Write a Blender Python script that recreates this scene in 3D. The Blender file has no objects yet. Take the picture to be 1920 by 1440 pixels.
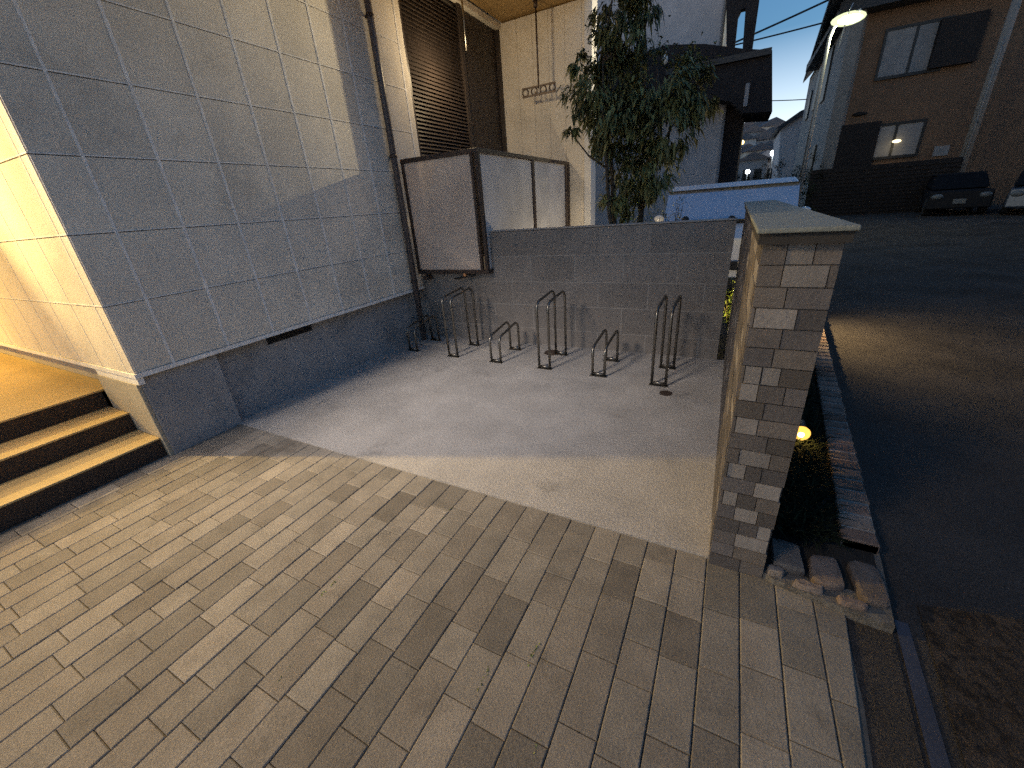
import bpy, math, random
from mathutils import Vector, Matrix
R = math.radians
sc = bpy.context.scene
col = sc.collection
# ------------------------------------------------------------------ camera
Xr = Vector((0.88900, 0.12400, -0.44100)); Yr = Vector((0.45241, -0.39037, 0.80177)); Zr = Vector((-0.0724, -0.9122, -0.4034))
Yr.normalize(); Zr = (Zr - Zr.dot(Yr) * Yr).normalized(); Xr = Yr.cross(Zr)
cam_h = 1.5
cd = bpy.data.cameras.new('camera'); cam = bpy.data.objects.new('camera', cd); col.objects.link(cam)
cd.sensor_width = 36; cd.lens = 36 * 751 / 1920; cd.clip_start = 0.02; cd.clip_end = 1500
cr = Vector((Xr[0], Yr[0], Zr[0])); cu = -Vector((Xr[1], Yr[1], Zr[1])); cb = -Vector((Xr[2], Yr[2], Zr[2]))
M = Matrix(((cr[0], cu[0], cb[0], 0), (cr[1], cu[1], cb[1], 0), (cr[2], cu[2], cb[2], cam_h), (0, 0, 0, 1)))
cam.matrix_world = M
sc.camera = cam
# ------------------------------------------------------------------ sky, colour
w = bpy.data.worlds.new('World'); sc.world = w; w.use_nodes = True
nt = w.node_tree; nt.nodes.clear()
sky = nt.nodes.new('ShaderNodeTexSky'); sky.sky_type = 'NISHITA'; sky.sun_disc = False
sky.sun_elevation = R(2.2); sky.sun_rotation = R(75); sky.air_density = 1.0; sky.dust_density = 0.5; sky.ozone_density = 3.3
bg = nt.nodes.new('ShaderNodeBackground'); bg.inputs[1].default_value = 0.15
wo = nt.nodes.new('ShaderNodeOutputWorld')
tcw = nt.nodes.new('ShaderNodeTexCoord'); sxy = nt.nodes.new('ShaderNodeSeparateXYZ'); nt.links.new(tcw.outputs['Generated'], sxy.inputs[0])
mrw = nt.nodes.new('ShaderNodeMapRange'); mrw.inputs[1].default_value = 0.0; mrw.inputs[2].default_value = .24; mrw.inputs[3].default_value = 1; mrw.inputs[4].default_value = 0
nt.links.new(sxy.outputs[2], mrw.inputs[0])
glow = nt.nodes.new('ShaderNodeVectorMath'); glow.operation = 'SCALE'; glow.inputs[0].default_value = (2.3, 2.2, 2.4); nt.links.new(mrw.outputs[0], glow.inputs[3])   # pale band low over the town at dusk
addw = nt.nodes.new('ShaderNodeVectorMath'); addw.operation = 'ADD'; nt.links.new(sky.outputs[0], addw.inputs[0]); nt.links.new(glow.outputs[0], addw.inputs[1])
nt.links.new(addw.outputs[0], bg.inputs[0]); nt.links.new(bg.outputs[0], wo.inputs[0])
sc.view_settings.view_transform = 'Standard'; sc.view_settings.look = 'None'
sc.view_settings.exposure = 1.75; sc.view_settings.gamma = 1
sc.cycles.max_bounces = 6; sc.cycles.diffuse_bounces = 3; sc.cycles.transparent_max_bounces = 12
sc.cycles.use_denoising = False          # the photo is a noisy night shot: the sampler's own grain is kept
sc.cycles.use_adaptive_sampling = True; sc.cycles.adaptive_threshold = 0.015; sc.cycles.adaptive_min_samples = 16
sc.cycles.sample_clamp_indirect = 0.5

# ------------------------------------------------------------------ helpers
def px(u, v, axis, k):
    """a point the measured pixel (1920x1440) shows, on the plane axis = k; used only to read sizes off the photo"""
    d = Vector((u - 960, v - 720, 751))
    r = Vector((d.dot(Xr), d.dot(Yr), d.dot(Zr)))
    i = 'xyz'.index(axis)
    t = (k - (cam_h if i == 2 else 0)) / r[i]
    return Vector((0, 0, cam_h)) + r * t

def tag(o, label=None, cat=None, group=None, kind=None):
    if label: o['label'] = label
    if cat: o['category'] = cat
    if group: o['group'] = group
    if kind: o['kind'] = kind
    return o

def empty(name, loc, rz=0, label=None, cat=None, group=None):
    o = bpy.data.objects.new(name, None); col.objects.link(o)
    o.location = loc; o.rotation_euler = (0, 0, rz); o.empty_display_size = .1
    return tag(o, label, cat, group)

class MB:
    def __init__(s): s.v = []; s.f = []; s.t = []; s.tone = 0.5; s.sm = []
    def quadface(s, pts, tone=None):
        n = len(s.v); s.v += [tuple(p) for p in pts]; s.f.append(tuple(range(n, n + len(pts)))); s.t.append(s.tone if tone is None else tone); s.sm.append(False)
    def box(s, x0, x1, y0, y1, z0, z1, tone=None):
        p = [(x0, y0, z0), (x1, y0, z0), (x1, y1, z0), (x0, y1, z0), (x0, y0, z1), (x1, y0, z1), (x1, y1, z1), (x0, y1, z1)]
        s.hexa(p, tone)
    def hexa(s, p, tone=None):
        n = len(s.v); s.v += [tuple(q) for q in p]
        for f in ((0, 3, 2, 1), (4, 5, 6, 7), (0, 1, 5, 4), (1, 2, 6, 5), (2, 3, 7, 6), (3, 0, 4, 7)):
            s.f.append(tuple(n + i for i in f)); s.t.append(s.tone if tone is None else tone); s.sm.append(False)
    def slabtop(s, x0, x1, y0, y1, z0, z1, b, tone=None):
        """block with chamfered top edges"""
        n = len(s.v)
        s.v += [(x0, y0, z0), (x1, y0, z0), (x1, y1, z0), (x0, y1, z0), (x0, y0, z1 - b), (x1, y0, z1 - b), (x1, y1, z1 - b), (x0, y1, z1 - b),
                (x0 + b, y0 + b, z1), (x1 - b, y0 + b, z1), (x1 - b, y1 - b, z1), (x0 + b, y1 - b, z1)]
        for f in ((0, 1, 5, 4), (1, 2, 6, 5), (2, 3, 7, 6), (3, 0, 4, 7), (4, 5, 9, 8), (5, 6, 10, 9), (6, 7, 11, 10), (7, 4, 8, 11), (8, 9, 10, 11)):
            s.f.append(tuple(n + i for i in f)); s.t.append(s.tone if tone is None else tone); s.sm.append(False)
    def prism(s, pts, d, tone=None):
        """planar polygon pts extruded by vector d"""
        n = len(s.v); k = len(pts); d = Vector(d)
        s.v += [tuple(Vector(p)) for p in pts] + [tuple(Vector(p) + d) for p in pts]
        fs = [tuple(n + i for i in range(k)), tuple(n + k + i for i in reversed(range(k)))]
        fs += [(n + i, n + k + i, n + k + (i + 1) % k, n + (i + 1) % k) for i in range(k)]
        for f in fs: s.f.append(f); s.t.append(s.tone if tone is None else tone); s.sm.append(False)
    def tube(s, path, r, seg=10, caps=True, tone=None, closed=False):
        path = [Vector(p) for p in path]; n0 = len(s.v); k = len(path)
        rs = r if isinstance(r, (list, tuple)) else [r] * k
        prev = None
        for i, p in enumerate(path):
            a = path[i - 1] if (i > 0 or closed) else path[i]; b = path[(i + 1) % k] if (i < k - 1 or closed) else path[i]
            t = (b - a).normalized()
            if prev is None:
                u = t.orthogonal().normalized()
            else:
                u = (prev - prev.dot(t) * t)
                u = u.normalized() if u.length > 1e-6 else t.orthogonal().normalized()
            prev = u; v = t.cross(u)
            for j in range(seg):
                a_ = 2 * math.pi * j / seg
                s.v.append(tuple(p + rs[i] * (math.cos(a_) * u + math.sin(a_) * v)))
        for i in range(k if closed else k - 1):
            i2 = (i + 1) % k
            for j in range(seg):
                s.f.append((n0 + i * seg + j, n0 + i * seg + (j + 1) % seg, n0 + i2 * seg + (j + 1) % seg, n0 + i2 * seg + j))
                s.t.append(s.tone if tone is None else tone); s.sm.append(True)
        if caps and not closed:
            s.f.append(tuple(n0 + j for j in reversed(range(seg)))); s.t.append(s.tone if tone is None else tone); s.sm.append(False)
            s.f.append(tuple(n0 + (k - 1) * seg + j for j in range(seg))); s.t.append(s.tone if tone is None else tone); s.sm.append(False)
    def ball(s, c, r, seg=14, rings=8, sq=(1, 1, 1), tone=None):
        n = len(s.v); c = Vector(c)
        for i in range(1, rings):
            th = math.pi * i / rings
            for j in range(seg):
                ph = 2 * math.pi * j / seg
                s.v.append((c.x + r * sq[0] * math.sin(th) * math.cos(ph), c.y + r * sq[1] * math.sin(th) * math.sin(ph), c.z + r * sq[2] * math.cos(th)))
        top = len(s.v); s.v.append((c.x, c.y, c.z + r * sq[2])); bot = len(s.v); s.v.append((c.x, c.y, c.z - r * sq[2]))
        T = s.tone if tone is None else tone
        for i in range(rings - 2):
            for j in range(seg):
                s.f.append((n + i * seg + j, n + (i + 1) * seg + j, n + (i + 1) * seg + (j + 1) % seg, n + i * seg + (j + 1) % seg)); s.t.append(T); s.sm.append(True)
        for j in range(seg):
            s.f.append((top, n + j, n + (j + 1) % seg)); s.t.append(T); s.sm.append(True)
            m = n + (rings - 2) * seg
            s.f.append((bot, m + (j + 1) % seg, m + j)); s.t.append(T); s.sm.append(True)
    def build(s, name, mat, parent=None, bevel=0, kind=None, fixn=True):
        me = bpy.data.meshes.new(name); me.from_pydata(s.v, [], s.f); me.update()
        at = me.attributes.new('tone', 'FLOAT', 'FACE'); at.data.foreach_set('value', s.t)
        me.polygons.foreach_set('use_smooth', s.sm)
        me.materials.append(mat)
        if fixn:
            import bmesh
            b = bmesh.new(); b.from_mesh(me); bmesh.ops.recalc_face_normals(b, faces=b.faces); b.to_mesh(me); b.free()
        o = bpy.data.objects.new(name, me); col.objects.link(o)
        if parent: o.parent = parent
        if bevel:
            m = o.modifiers.new('bevel', 'BEVEL'); m.width = bevel; m.segments = 2; m.limit_method = 'ANGLE'
        if kind: o['kind'] = kind
        return o

def copy_tree(o, parent=None):
    c = o.copy(); col.objects.link(c)
    if parent: c.parent = parent
    for ch in list(o.children): copy_tree(ch, c)
    return c

# ------------------------------------------------------------------ materials
def mat(name, c, rough=.75, var=.15, scale=6, bump=.0, bscale=60, metal=0, tone=0, c2=None, spec=.5, emit=None, estr=0, fine=0.12, stains=None, coat=0, bdist=.004):
    """procedural surface: base colour with large and fine noise; 'tone' > 0 spreads the per-piece tone attribute"""
    m = bpy.data.materials.new(name); m.use_nodes = True
    n = m.node_tree; N = n.nodes; L = n.links
    b = N['Principled BSDF']
    tc = N.new('ShaderNodeTexCoord')
    def noise(sc_, det=6, ro=.6):
        t = N.new('ShaderNodeTexNoise'); t.inputs['Scale'].default_value = sc_; t.inputs['Detail'].default_value = det; t.inputs['Roughness'].default_value = ro
        L.new(tc.outputs['Object'], t.inputs['Vector']); return t.outputs['Fac']
    def mp(x, a, b_, lo=.3, hi=.7):
        t = N.new('ShaderNodeMapRange'); t.inputs[1].default_value = lo; t.inputs[2].default_value = hi; t.inputs[3].default_value = a; t.inputs[4].default_value = b_
        L.new(x, t.inputs[0]); return t.outputs[0]
    def mul(x, y):
        t = N.new('ShaderNodeMath'); t.operation = 'MULTIPLY'; L.new(x, t.inputs[0])
        if isinstance(y, (int, float)): t.inputs[1].default_value = y
        else: L.new(y, t.inputs[1])
        return t.outputs[0]
    fac = mp(noise(scale), 1 - var, 1 + var)
    if fine: fac = mul(fac, mp(noise(190, 3, .8), 1 - fine, 1 + fine, .35, .65))
    if tone:
        a_ = N.new('ShaderNodeAttribute'); a_.attribute_name = 'tone'
        a = N.new('ShaderNodeMath'); a.operation = 'MODULO'; L.new(a_.outputs['Fac'], a.inputs[0]); a.inputs[1].default_value = 2.0
        fac = mul(fac, mp(a.outputs[0], 1 - tone, 1 + tone, 0, 1))
    base = N.new('ShaderNodeVectorMath'); base.operation = 'SCALE'
    if c2 is not None:
        mx = N.new('ShaderNodeMix'); mx.data_type = 'RGBA'; mx.inputs[6].default_value = (*c, 1); mx.inputs[7].default_value = (*c2, 1)
        if tone:
            w_ = N.new('ShaderNodeMath'); w_.operation = 'FRACT'; q = mul(a.outputs[0], 7.31); L.new(q, w_.inputs[0]); L.new(w_.outputs[0], mx.inputs[0])
        else: L.new(mp(noise(scale * .6), 0, 1, .38, .62), mx.inputs[0])
        L.new(mx.outputs[2], base.inputs[0])
    else: base.inputs[0].default_value = c
    if stains:
        s_amt, s_scale, s_lo = stains
        fac = mul(fac, mp(noise(s_scale, 8, .65), 1, 1 - s_amt, s_lo, s_lo + .12))
    L.new(fac, base.inputs[3]); L.new(base.outputs[0], b.inputs['Base Color'])
    b.inputs['Roughness'].default_value = rough; b.inputs['Metallic'].default_value = metal
    b.inputs['Specular IOR Level'].default_value = spec
    if coat: b.inputs['Coat Weight'].default_value = coat; b.inputs['Coat Roughness'].default_value = .04
    if bump:
        t = N.new('ShaderNodeBump'); t.inputs['Strength'].default_value = bump; t.inputs['Distance'].default_value = bdist
        L.new(noise(bscale, 5, .7), t.inputs['Height']); L.new(t.outputs[0], b.inputs['Normal'])
    if emit:
        b.inputs['Emission Color'].default_value = (*emit, 1); b.inputs['Emission Strength'].default_value = estr
    return m

def glassy(name, c, trans, frost=.35, rough=.15):
    m = bpy.data.materials.new(name); m.use_nodes = True; n = m.node_tree; N = n.nodes; L = n.links; N.clear()
    out = N.new('ShaderNodeOutputMaterial'); tr = N.new('ShaderNodeBsdfTransparent'); tr.inputs[0].default_value = (*c, 1)
    df = N.new('ShaderNodeBsdfDiffuse'); df.inputs[0].default_value = (*[x * .88 for x in c], 1)
    tl = N.new('ShaderNodeBsdfTranslucent'); tl.inputs[0].default_value = (*c, 1)
    gl = N.new('ShaderNodeBsdfGlossy'); gl.inputs['Roughness'].default_value = rough
    a = N.new('ShaderNodeMixShader'); a.inputs[0].default_value = frost; L.new(df.outputs[0], a.inputs[1]); L.new(tl.outputs[0], a.inputs[2])
    b = N.new('ShaderNodeMixShader'); L.new(a.outputs[0], b.inputs[1]); L.new(tr.outputs[0], b.inputs[2])
    tc = N.new('ShaderNodeTexCoord'); ns = N.new('ShaderNodeTexNoise'); ns.inputs['Scale'].default_value = 2.5; L.new(tc.outputs['Object'], ns.inputs['Vector'])
    mr = N.new('ShaderNodeMapRange'); mr.inputs[1].default_value = .3; mr.inputs[2].default_value = .7; mr.inputs[3].default_value = trans - .12; mr.inputs[4].default_value = trans + .12
    L.new(ns.outputs['Fac'], mr.inputs[0]); L.new(mr.outputs[0], b.inputs[0])
    fr = N.new('ShaderNodeFresnel'); fr.inputs[0].default_value = 1.45
    c_ = N.new('ShaderNodeMixShader'); L.new(fr.outputs[0], c_.inputs[0]); L.new(b.outputs[0], c_.inputs[1]); L.new(gl.outputs[0], c_.inputs[2])
    L.new(c_.outputs[0], out.inputs[0])
    return m

def emission(name, c, s):
    m = bpy.data.materials.new(name); m.use_nodes = True; N = m.node_tree.nodes; L = m.node_tree.links; N.clear()
    o = N.new('ShaderNodeOutputMaterial'); e = N.new('ShaderNodeEmission'); e.inputs[0].default_value = (*c, 1); e.inputs[1].default_value = s
    L.new(e.outputs[0], o.inputs[0]); return m

m_stucco = mat('stucco panel', (.78, .71, .60), .9, .10, 2.2, tone=.07, bump=.6, bscale=70, fine=.16, stains=(.16, 1.6, .52), bdist=.006)
m_seam = mat('pale sealant', (.88, .85, .80), .85, .16, 9, bump=.8, fine=.2)
m_groove = mat('dark panel groove', (.30, .29, .28), .9)
m_plinth = mat('grey render plinth', (.32, .315, .315), .9, .15, 3, bump=.6, bscale=70, fine=.15, stains=(.2, 2, .55))
m_base = mat('sand coloured plinth render', (.42, .37, .28), .85, .1, 4, bump=.4, fine=.1)
m_conc = mat('broomed concrete', (.43, .41, .385), .92, .16, 2.6, bump=.9, bscale=60, fine=.26, stains=(.34, 2.1, .58), bdist=.006)
m_paver = mat('concrete pavers', (.245, .218, .182), .9, .17, 7, bump=.9, bscale=85, tone=.32, c2=(.232, .212, .180), fine=.28, stains=(.30, 3.1, .57))
m_sand = mat('joint sand', (.13, .115, .095), .95, .2, 20)
m_asph = mat('asphalt', (.062, .056, .052), .95, .25, 1.5, bump=1.0, bscale=120, fine=.5, stains=(.3, .7, .5), bdist=.008, spec=.2)
m_gutter = mat('sky tinted concrete gutter', (.045, .047, .065), .6, .3, 3, bump=.4, fine=.3, spec=.5)  # blue in the base colour stands for reflected sky
m_soil = mat('dark soil', (.02, .018, .015), .95, .3, 12, bump=1, bscale=30)
m_block = mat('grey concrete block', (.235, .215, .20), .9, .10, 3, bump=.9, bscale=90, tone=.10, fine=.3, stains=(.12, 1.8, .5))
m_mortar = mat('pale mortar', (.34, .32, .30), .9, .12, 8, bump=.5)
m_cap = mat('greenish stone coping', (.21, .225, .205), .8, .12, 5, bump=.6, bscale=60, fine=.15)
m_tile = mat('mixed stone tile', (.118, .100, .085), .8, .15, 12, bump=.6, bscale=70, tone=.35, c2=(.11, .10, .10), fine=.15)
m_tile_l = mat('pale stone tile', (.22, .20, .185), .8, .15, 12, bump=.6, bscale=70, tone=.2, fine=.12)
m_tile_m = mat('tile mortar', (.12, .10, .085), .95, .15, 20)
m_step = mat('buff step tile', (.52, .39, .19), .65, .12, 3, bump=.3, fine=.08)
m_riser = mat('dark brown riser', (.055, .038, .030), .6, .15, 5, bump=.2, spec=.3)
m_steel = mat('brushed stainless tube', (.24, .225, .20), .36, .1, 20, metal=1)
m_bronze = mat('bronze aluminium frame', (.075, .052, .042), .45, .1, 10, metal=.3)
m_pipe = mat('brown drain pipe', (.10, .085, .085), .45, .1, 6)
m_shutter = mat('dark brown shutter', (.040, .030, .026), .5, .15, 4, spec=.4)
m_panel = glassy('smoky polycarbonate', (.98, .89, .82), .36, .25)
m_panel_w = glassy('frosted polycarbonate', (1.0, .98, .97), .13, .22)
m_soffit = mat('painted soffit', (.36, .23, .09), .85, .08, 3)
m_neigh = mat('grey neighbour render', (.40, .385, .39), .9, .12, 3, bump=.6, bscale=50)
m_dark = mat('dark brown cladding', (.020, .015, .014), .9, .25, 3)
m_bark = mat('bark', (.07, .055, .04), .9, .2, 20, bump=.6)
m_leaf = mat('evergreen leaves', (.105, .125, .050), .6, .3, 4, tone=.7, c2=(.150, .140, .048))
m_leaf2 = mat('garden leaves', (.16, .20, .045), .5, .3, 4, tone=.5)
m_cover = mat('dark ground cover', (.013, .019, .010), .9, .3, 4, tone=.6, spec=.1)
m_brick = mat('edging brick', (.19, .125, .095), .9, .25, 14, bump=1.0, bscale=50, tone=.35, c2=(.19, .17, .15), fine=.3, bdist=.008)
m_white = mat('white car paint', (.70, .70, .72), .25, .02, 2, coat=.6, fine=0)
m_glass = mat('dark car glass', (.02, .025, .035), .06, .02, 2, spec=1.0, coat=1, fine=0)
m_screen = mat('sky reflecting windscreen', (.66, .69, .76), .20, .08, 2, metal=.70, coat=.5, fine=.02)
m_black = mat('black plastic', (.012, .012, .013), .5, .1, 5)
m_rubber = mat('tyre rubber', (.02, .02, .02), .9, .1, 5)
m_brown = mat('brown house tile', (.16, .093, .055), .8, .15, 2.0, bump=.5, bscale=40, fine=.25)
m_greyh = mat('grey house siding', (.21, .195, .18), .85, .1, 1.5, bump=.4, bscale=40)
m_roof = mat('dark roof tile', (.03, .03, .034), .7, .2, 4)
m_curtain = mat('pale curtain behind glass', (.26, .25, .25), .7, .12, 3, c2=(.2, .2, .21))
m_galv = mat('galvanised pole', (.35, .36, .34), .5, .1, 4, metal=.4)
m_polec = mat('concrete pole', (.24, .22, .20), .85, .12, 4, bump=.3)
m_cable = mat('black cable', (.015, .015, .02), .6)
m_pale = mat('pale plastic', (.6, .58, .52), .5, .05, 5)
m_plate = mat('white plate', (.14, .15, .155), .5, .05, 5)
m_blue = mat('blue grey car paint', (.06, .075, .10), .3, .05, 2, coat=.5)
e_street = emission('street lamp glass', (1.0, .98, .76), 30)
e_amber = emission('amber lamp lens', (1.0, .62, .16), 10)
e_amber_halo = emission('amber lamp halo', (1.0, .52, .09), .55)  # soft glow around the bulb, in place of lens bloom
e_street_halo = emission('street lamp halo', (.78, .86, .50), .42)  # dim shell colour for the bloom around the street lamp
e_white = emission('distant white lamp', (.85, .92, 1.0), 3)
e_yel = emission('distant yellow lamp', (1.0, .70, .22), 2.5)

def lamp(name, loc, power, c, r=.05, parent=None, spot=None, aim=None, blend=.3):
    d = bpy.data.lights.new(name, 'SPOT' if spot else 'POINT'); d.energy = power; d.color = c; d.shadow_soft_size = r
    if spot: d.spot_size = R(spot); d.spot_blend = blend
    o = bpy.data.objects.new(name, d); col.objects.link(o); o.location = loc
    if aim is not None: o.rotation_euler = (Vector(aim) - Vector(loc)).to_track_quat('-Z', 'Y').to_euler()
    if parent: o.parent = parent; o.location = Vector(loc) - parent.location
    return o

# =================================================================== GROUND
rnd = random.Random(7)
g = MB(); g.quadface([(-120, -60, -.03), (200, -60, -.03), (200, 60, -.03), (-120, 60, -.03)])
g.build('ground', m_soil, kind='structure')
def edge_x(y): return .566 + .083 * (y - 1.467)
def curb_x(y): return .705 + .083 * (y - 1.48)
rd = MB(); rd.quadface([(curb_x(-40), -40, -.012), (80, -40, -.012), (80, 55, -.012), (curb_x(55), 55, -.012)])
rd.build('road', m_asph, kind='structure')
g2 = MB(); g2.quadface([(edge_x(-6) - .06, -6, -.018), (curb_x(-6) - .002, -6, -.008), (curb_x(1.45) - .002, 1.45, -.008), (edge_x(1.45) - .06, 1.45, -.018)])
g2.build('gutter_edge', m_asph, kind='structure')
gs = MB(); gs.quadface([(curb_x(-6) + .04, -6, -.006), (curb_x(-6) + .17, -6, -.007), (curb_x(1.5) + .05, 1.5, -.007), (curb_x(1.5) + .01, 1.5, -.006)])
gs.build('road_gutter', m_gutter, kind='structure')
gp = MB(); gp.quadface([px(1722, 1132, 'z', 0) - Vector((0, 0, .0045)), px(1775, 1440, 'z', 0) + Vector((.02, -.3, -.0045)), Vector((2.6, .2, -.0045)), Vector((2.6, 2.0, -.0045))])
gp.build('asphalt_patch', mat('coarse brown asphalt', (.050, .040, .033), .95, .4, 9, bump=1, bscale=28, fine=.5, stains=(.5, 30, .48), bdist=.02, spec=.2), kind='structure')
# pavers
bs = MB(); bs.quadface([(-9, -7, -.014), (.45, -7, -.014), (.56, 1.535, -.014), (-3.7, 1.535, -.014), (-9, 1.1, -.014)])
bs.build('paving_bed', m_sand, kind='structure')
P = MB()
pitch = .1272; x = .083 - pitch * 60; 
while x < .60:
    y = 1.532 - 0
    first = True
    while y > -5.5:
        ln = rnd.choice([.215, .235, .245, .19, .26, .15]) if not first else rnd.uniform(.07, .26)
        first = False
        y0 = max(y - ln, -5.6); x1 = x + pitch
        t = min(1, max(0, rnd.gauss(.5, .24)))
        if not (x1 < -3.55 and y > 1.2) and x1 < .64:
            gx = rnd.uniform(.0010, .0019); gy = .001; dz = rnd.uniform(-.0016, .0016)
            xa, xb = x + gx, x1 - gx
            if xa < edge_x(y0) - .02:
                b0 = min(xb, edge_x(y0)); b1 = min(xb, edge_x(y)); b = .0035
                ya, yb = y0 + gy, y - gy
                n = len(P.v); z1 = dz; 
                P.v += [(xa, ya, -.03), (b0, ya, -.03), (b1, yb, -.03), (xa, yb, -.03), (xa, ya, z1 - b), (b0, ya, z1 - b), (b1, yb, z1 - b), (xa, yb, z1 - b),
                        (xa + b, ya + b, z1), (b0 - b, ya + b, z1), (b1 - b, yb - b, z1), (xa + b, yb - b, z1)]
                for f in ((0, 1, 5, 4), (1, 2, 6, 5), (2, 3, 7, 6), (3, 0, 4, 7), (4, 5, 9, 8), (5, 6, 10, 9), (6, 7, 11, 10), (7, 4, 8, 11), (8, 9, 10, 11)):
                    P.f.append(tuple(n + i for i in f)); P.t.append(t); P.sm.append(False)
        y = y0
    x += pitch
P.build('pavement', m_paver, kind='structure', fixn=False)
c = MB(); c.quadface([(-3.70, 1.536, .002), (.10, 1.536, .002), (.10, 4.12, .002), (-3.70, 4.12, .002)])
c.quadface([(-3.70, 1.5355, -.05), (.10, 1.5355, -.05), (.10, 1.5355, .002), (-3.70, 1.5355, .002)])
c.build('concrete_apron', m_conc, kind='structure')
# weeds in the paver joints
wd = MB()
for (u, v) in ((905, 1275), (1000, 1228), (1004, 1405), (535, 1262), (620, 1100), (838, 962)):
    p = px(u, v, 'z', 0)
    for k in range(14):
        a = rnd.uniform(0, 6.3); r = rnd.uniform(.004, .014); q = p + Vector((rnd.uniform(-.006, .006), rnd.uniform(-.05, .05), 0))
        h = rnd.uniform(.001, .005); d = Vector((math.cos(a), math.sin(a), 0)) * r * .5
        s_ = Vector((-d.y, d.x, 0)).normalized() * .005
        wd.quadface([q - s_, q + s_, q + d + Vector((0, 0, h))], rnd.random())
wd.build('moss_in_joints', m_leaf2, kind='stuff', fixn=False); 
# far hill
import math as _m
hl = MB(); NX, NY = 40, 24
def hz(x, y): 
    t = max(0, (y - 52) / 75); return -.03 + 9.0 * min(1, t) ** 1.1 + .5 * math.sin(x * .11) * min(1, t)
for i in range(NX):
    for j in range(NY):
        X0, X1 = -60 + i * 5, -55 + i * 5; Y0, Y1 = 52 + j * 4, 56 + j * 4
        hl.quadface([(X0, Y0, hz(X0, Y0)), (X1, Y0, hz(X1, Y0)), (X1, Y1, hz(X1, Y1)), (X0, Y1, hz(X0, Y1))])
hl.build('hill', mat('hillside', (.05, .06, .04), .95, .3, .2), kind='structure')

# =================================================================== THE LIGHT STUCCO BUILDING (left)
WX = -3.45; WY = 1.04; YE = 7.0
zj = [.655, 1.11, 1.535, 1.955, 2.365, 2.78, 3.195, 3.61, 4.025, 4.44, 4.855, 5.27, 5.69]
yj = [WY] + [1.27 + .385 * k for k in range(0, 15)]
yj = [v for v in yj if v < 4.38] 
bld = empty('apartment_building', (-3.45, 1.04, 0), 0, 'pale stucco panelled building with grey plinth and lit entrance steps at its corner', 'building')
def loc(mb, off=(3.45, -1.04, 0)):
    mb.v = [(a + off[0], b + off[1], c_ + off[2]) for a, b, c_ in mb.v]; return mb
core = MB()
core.box(-9, WX - .022, WY + .022, 4.36, .66, 5.7); core.box(-9, WX, -1.0, WY - .001, 4.02, 5.7)          # mass behind the panels
core.box(-9, WX - .022, 4.36, YE + 2, 4.25, 5.7)
core.box(-9, -4.30, 4.36, YE + 2, -.03, 4.25)
loc(core).build('wall_core', m_groove, bld)
W = MB()
ys = yj + [4.36]
for a, b in zip(ys[:-1], ys[1:]):
    for z0, z1 in zip(zj[:-1], zj[1:]):
        # panel on the +x face, 5 mm open grooves between rows
        W.hexa([(WX - .03, a + .004, z0 + .0012), (WX, a + .007, z0 + .004), (WX, b - .007, z0 + .004), (WX - .03, b - .004, z0 + .0012),
                (WX - .03, a + .004, z1 - .0012), (WX, a + .007, z1 - .004), (WX, b - .007, z1 - .004), (WX - .03, b - .004, z1 - .0012)], rnd.random())
xs = [WX - .002] + [WX - .12 - .385 * k for k in range(0, 14)]
for a, b in zip(xs[1:], xs[:-1]):
    for z0, z1 in zip(zj[:-1], zj[1:]):
        W.hexa([(a + .004, WY + .03, z0 + .0012), (b - .004, WY + .03, z0 + .0012), (b - .007, WY, z0 + .004), (a + .007, WY, z0 + .004),
                (a + .004, WY + .03, z1 - .0012), (b - .004, WY + .03, z1 - .0012), (b - .007, WY, z1 - .004), (a + .007, WY, z1 - .004)])
loc(W).build('wall_panels', m_stucco, bld)
S = MB()
for v in ys[1:-1]:
    S.box(WX - .02, WX + .003, v - .0095 - .002 * math.sin(v * 9), v + .0085, zj[0], zj[-1])
for z in zj[1:-1]:
    S.box(WX - .02, WX + .0025, WY, 4.36, z + .0015, z + .009)
    S.box(-9, WX, WY - .0025, WY + .02, z + .0015, z + .009)
for v in xs[1:-1]:
    S.box(v - .005, v + .005, WY - .0015, WY + .02, zj[0], zj[-1])
S.box(WX - .02, WX + .012, WY - .012, 4.36, .625, .655)     # drip mould under the panels
S.box(-9, WX - .021, WY - .012, WY + .02, .625, .655)
S.box(-4.10, WX - .0, WY - .006, WY + .03, .575, .624)
loc(S).build('panel_trim', m_seam, bld)
pl = MB()
pl.box(-4.12, WX - .03, WY + .012, 1.56, -.03, .6245)
pl.box(-9, -3.56, 1.20, 7.0, -.03, .622)
loc(pl).build('plinth', m_plinth, bld, bevel=.006)
pb = MB(); pb.box(-4.12, WX - .036, WY - .012, WY + .0115, -.02, .574); pb.box(-9, -4.121, 1.13, 1.199, .43, .624)
loc(pb).build('plinth_side', m_base, bld, bevel=.004)
vt = MB()
vt.box(-3.562, -3.552, 2.02, 2.48, .535, .60)
for k in range(4): vt.box(-3.5525, -3.546, 2.02, 2.48, .539 + k * .015, .545 + k * .015)
loc(vt).build('vent', m_black, bld)
vt = MB(); vt.box(-5.15, -4.62, 1.122, 1.131, .545, .61)
loc(vt).build('vent', m_black, bld)
st = MB()
for (x1, z0, z1, ) in ((-3.53, -.03, .138), (-3.87, .138, .285), (-4.19, .285, .428)):
    st.box(-9, x1, -3.2, WY - .013, z0, z1)
loc(st).build('step_riser', m_riser, bld)
tr = MB()
for (xa, xb, z) in ((-3.868, -3.52, .138), (-4.188, -3.86, .285)):
    tr.box(xa, xb, -3.2, WY - .014, z + .0005, z + .014)
tr.box(-9, -4.18, -3.2, 1.128, .4285, .442)
loc(tr).build('step_tread', m_step, bld, bevel=.003)
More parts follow.
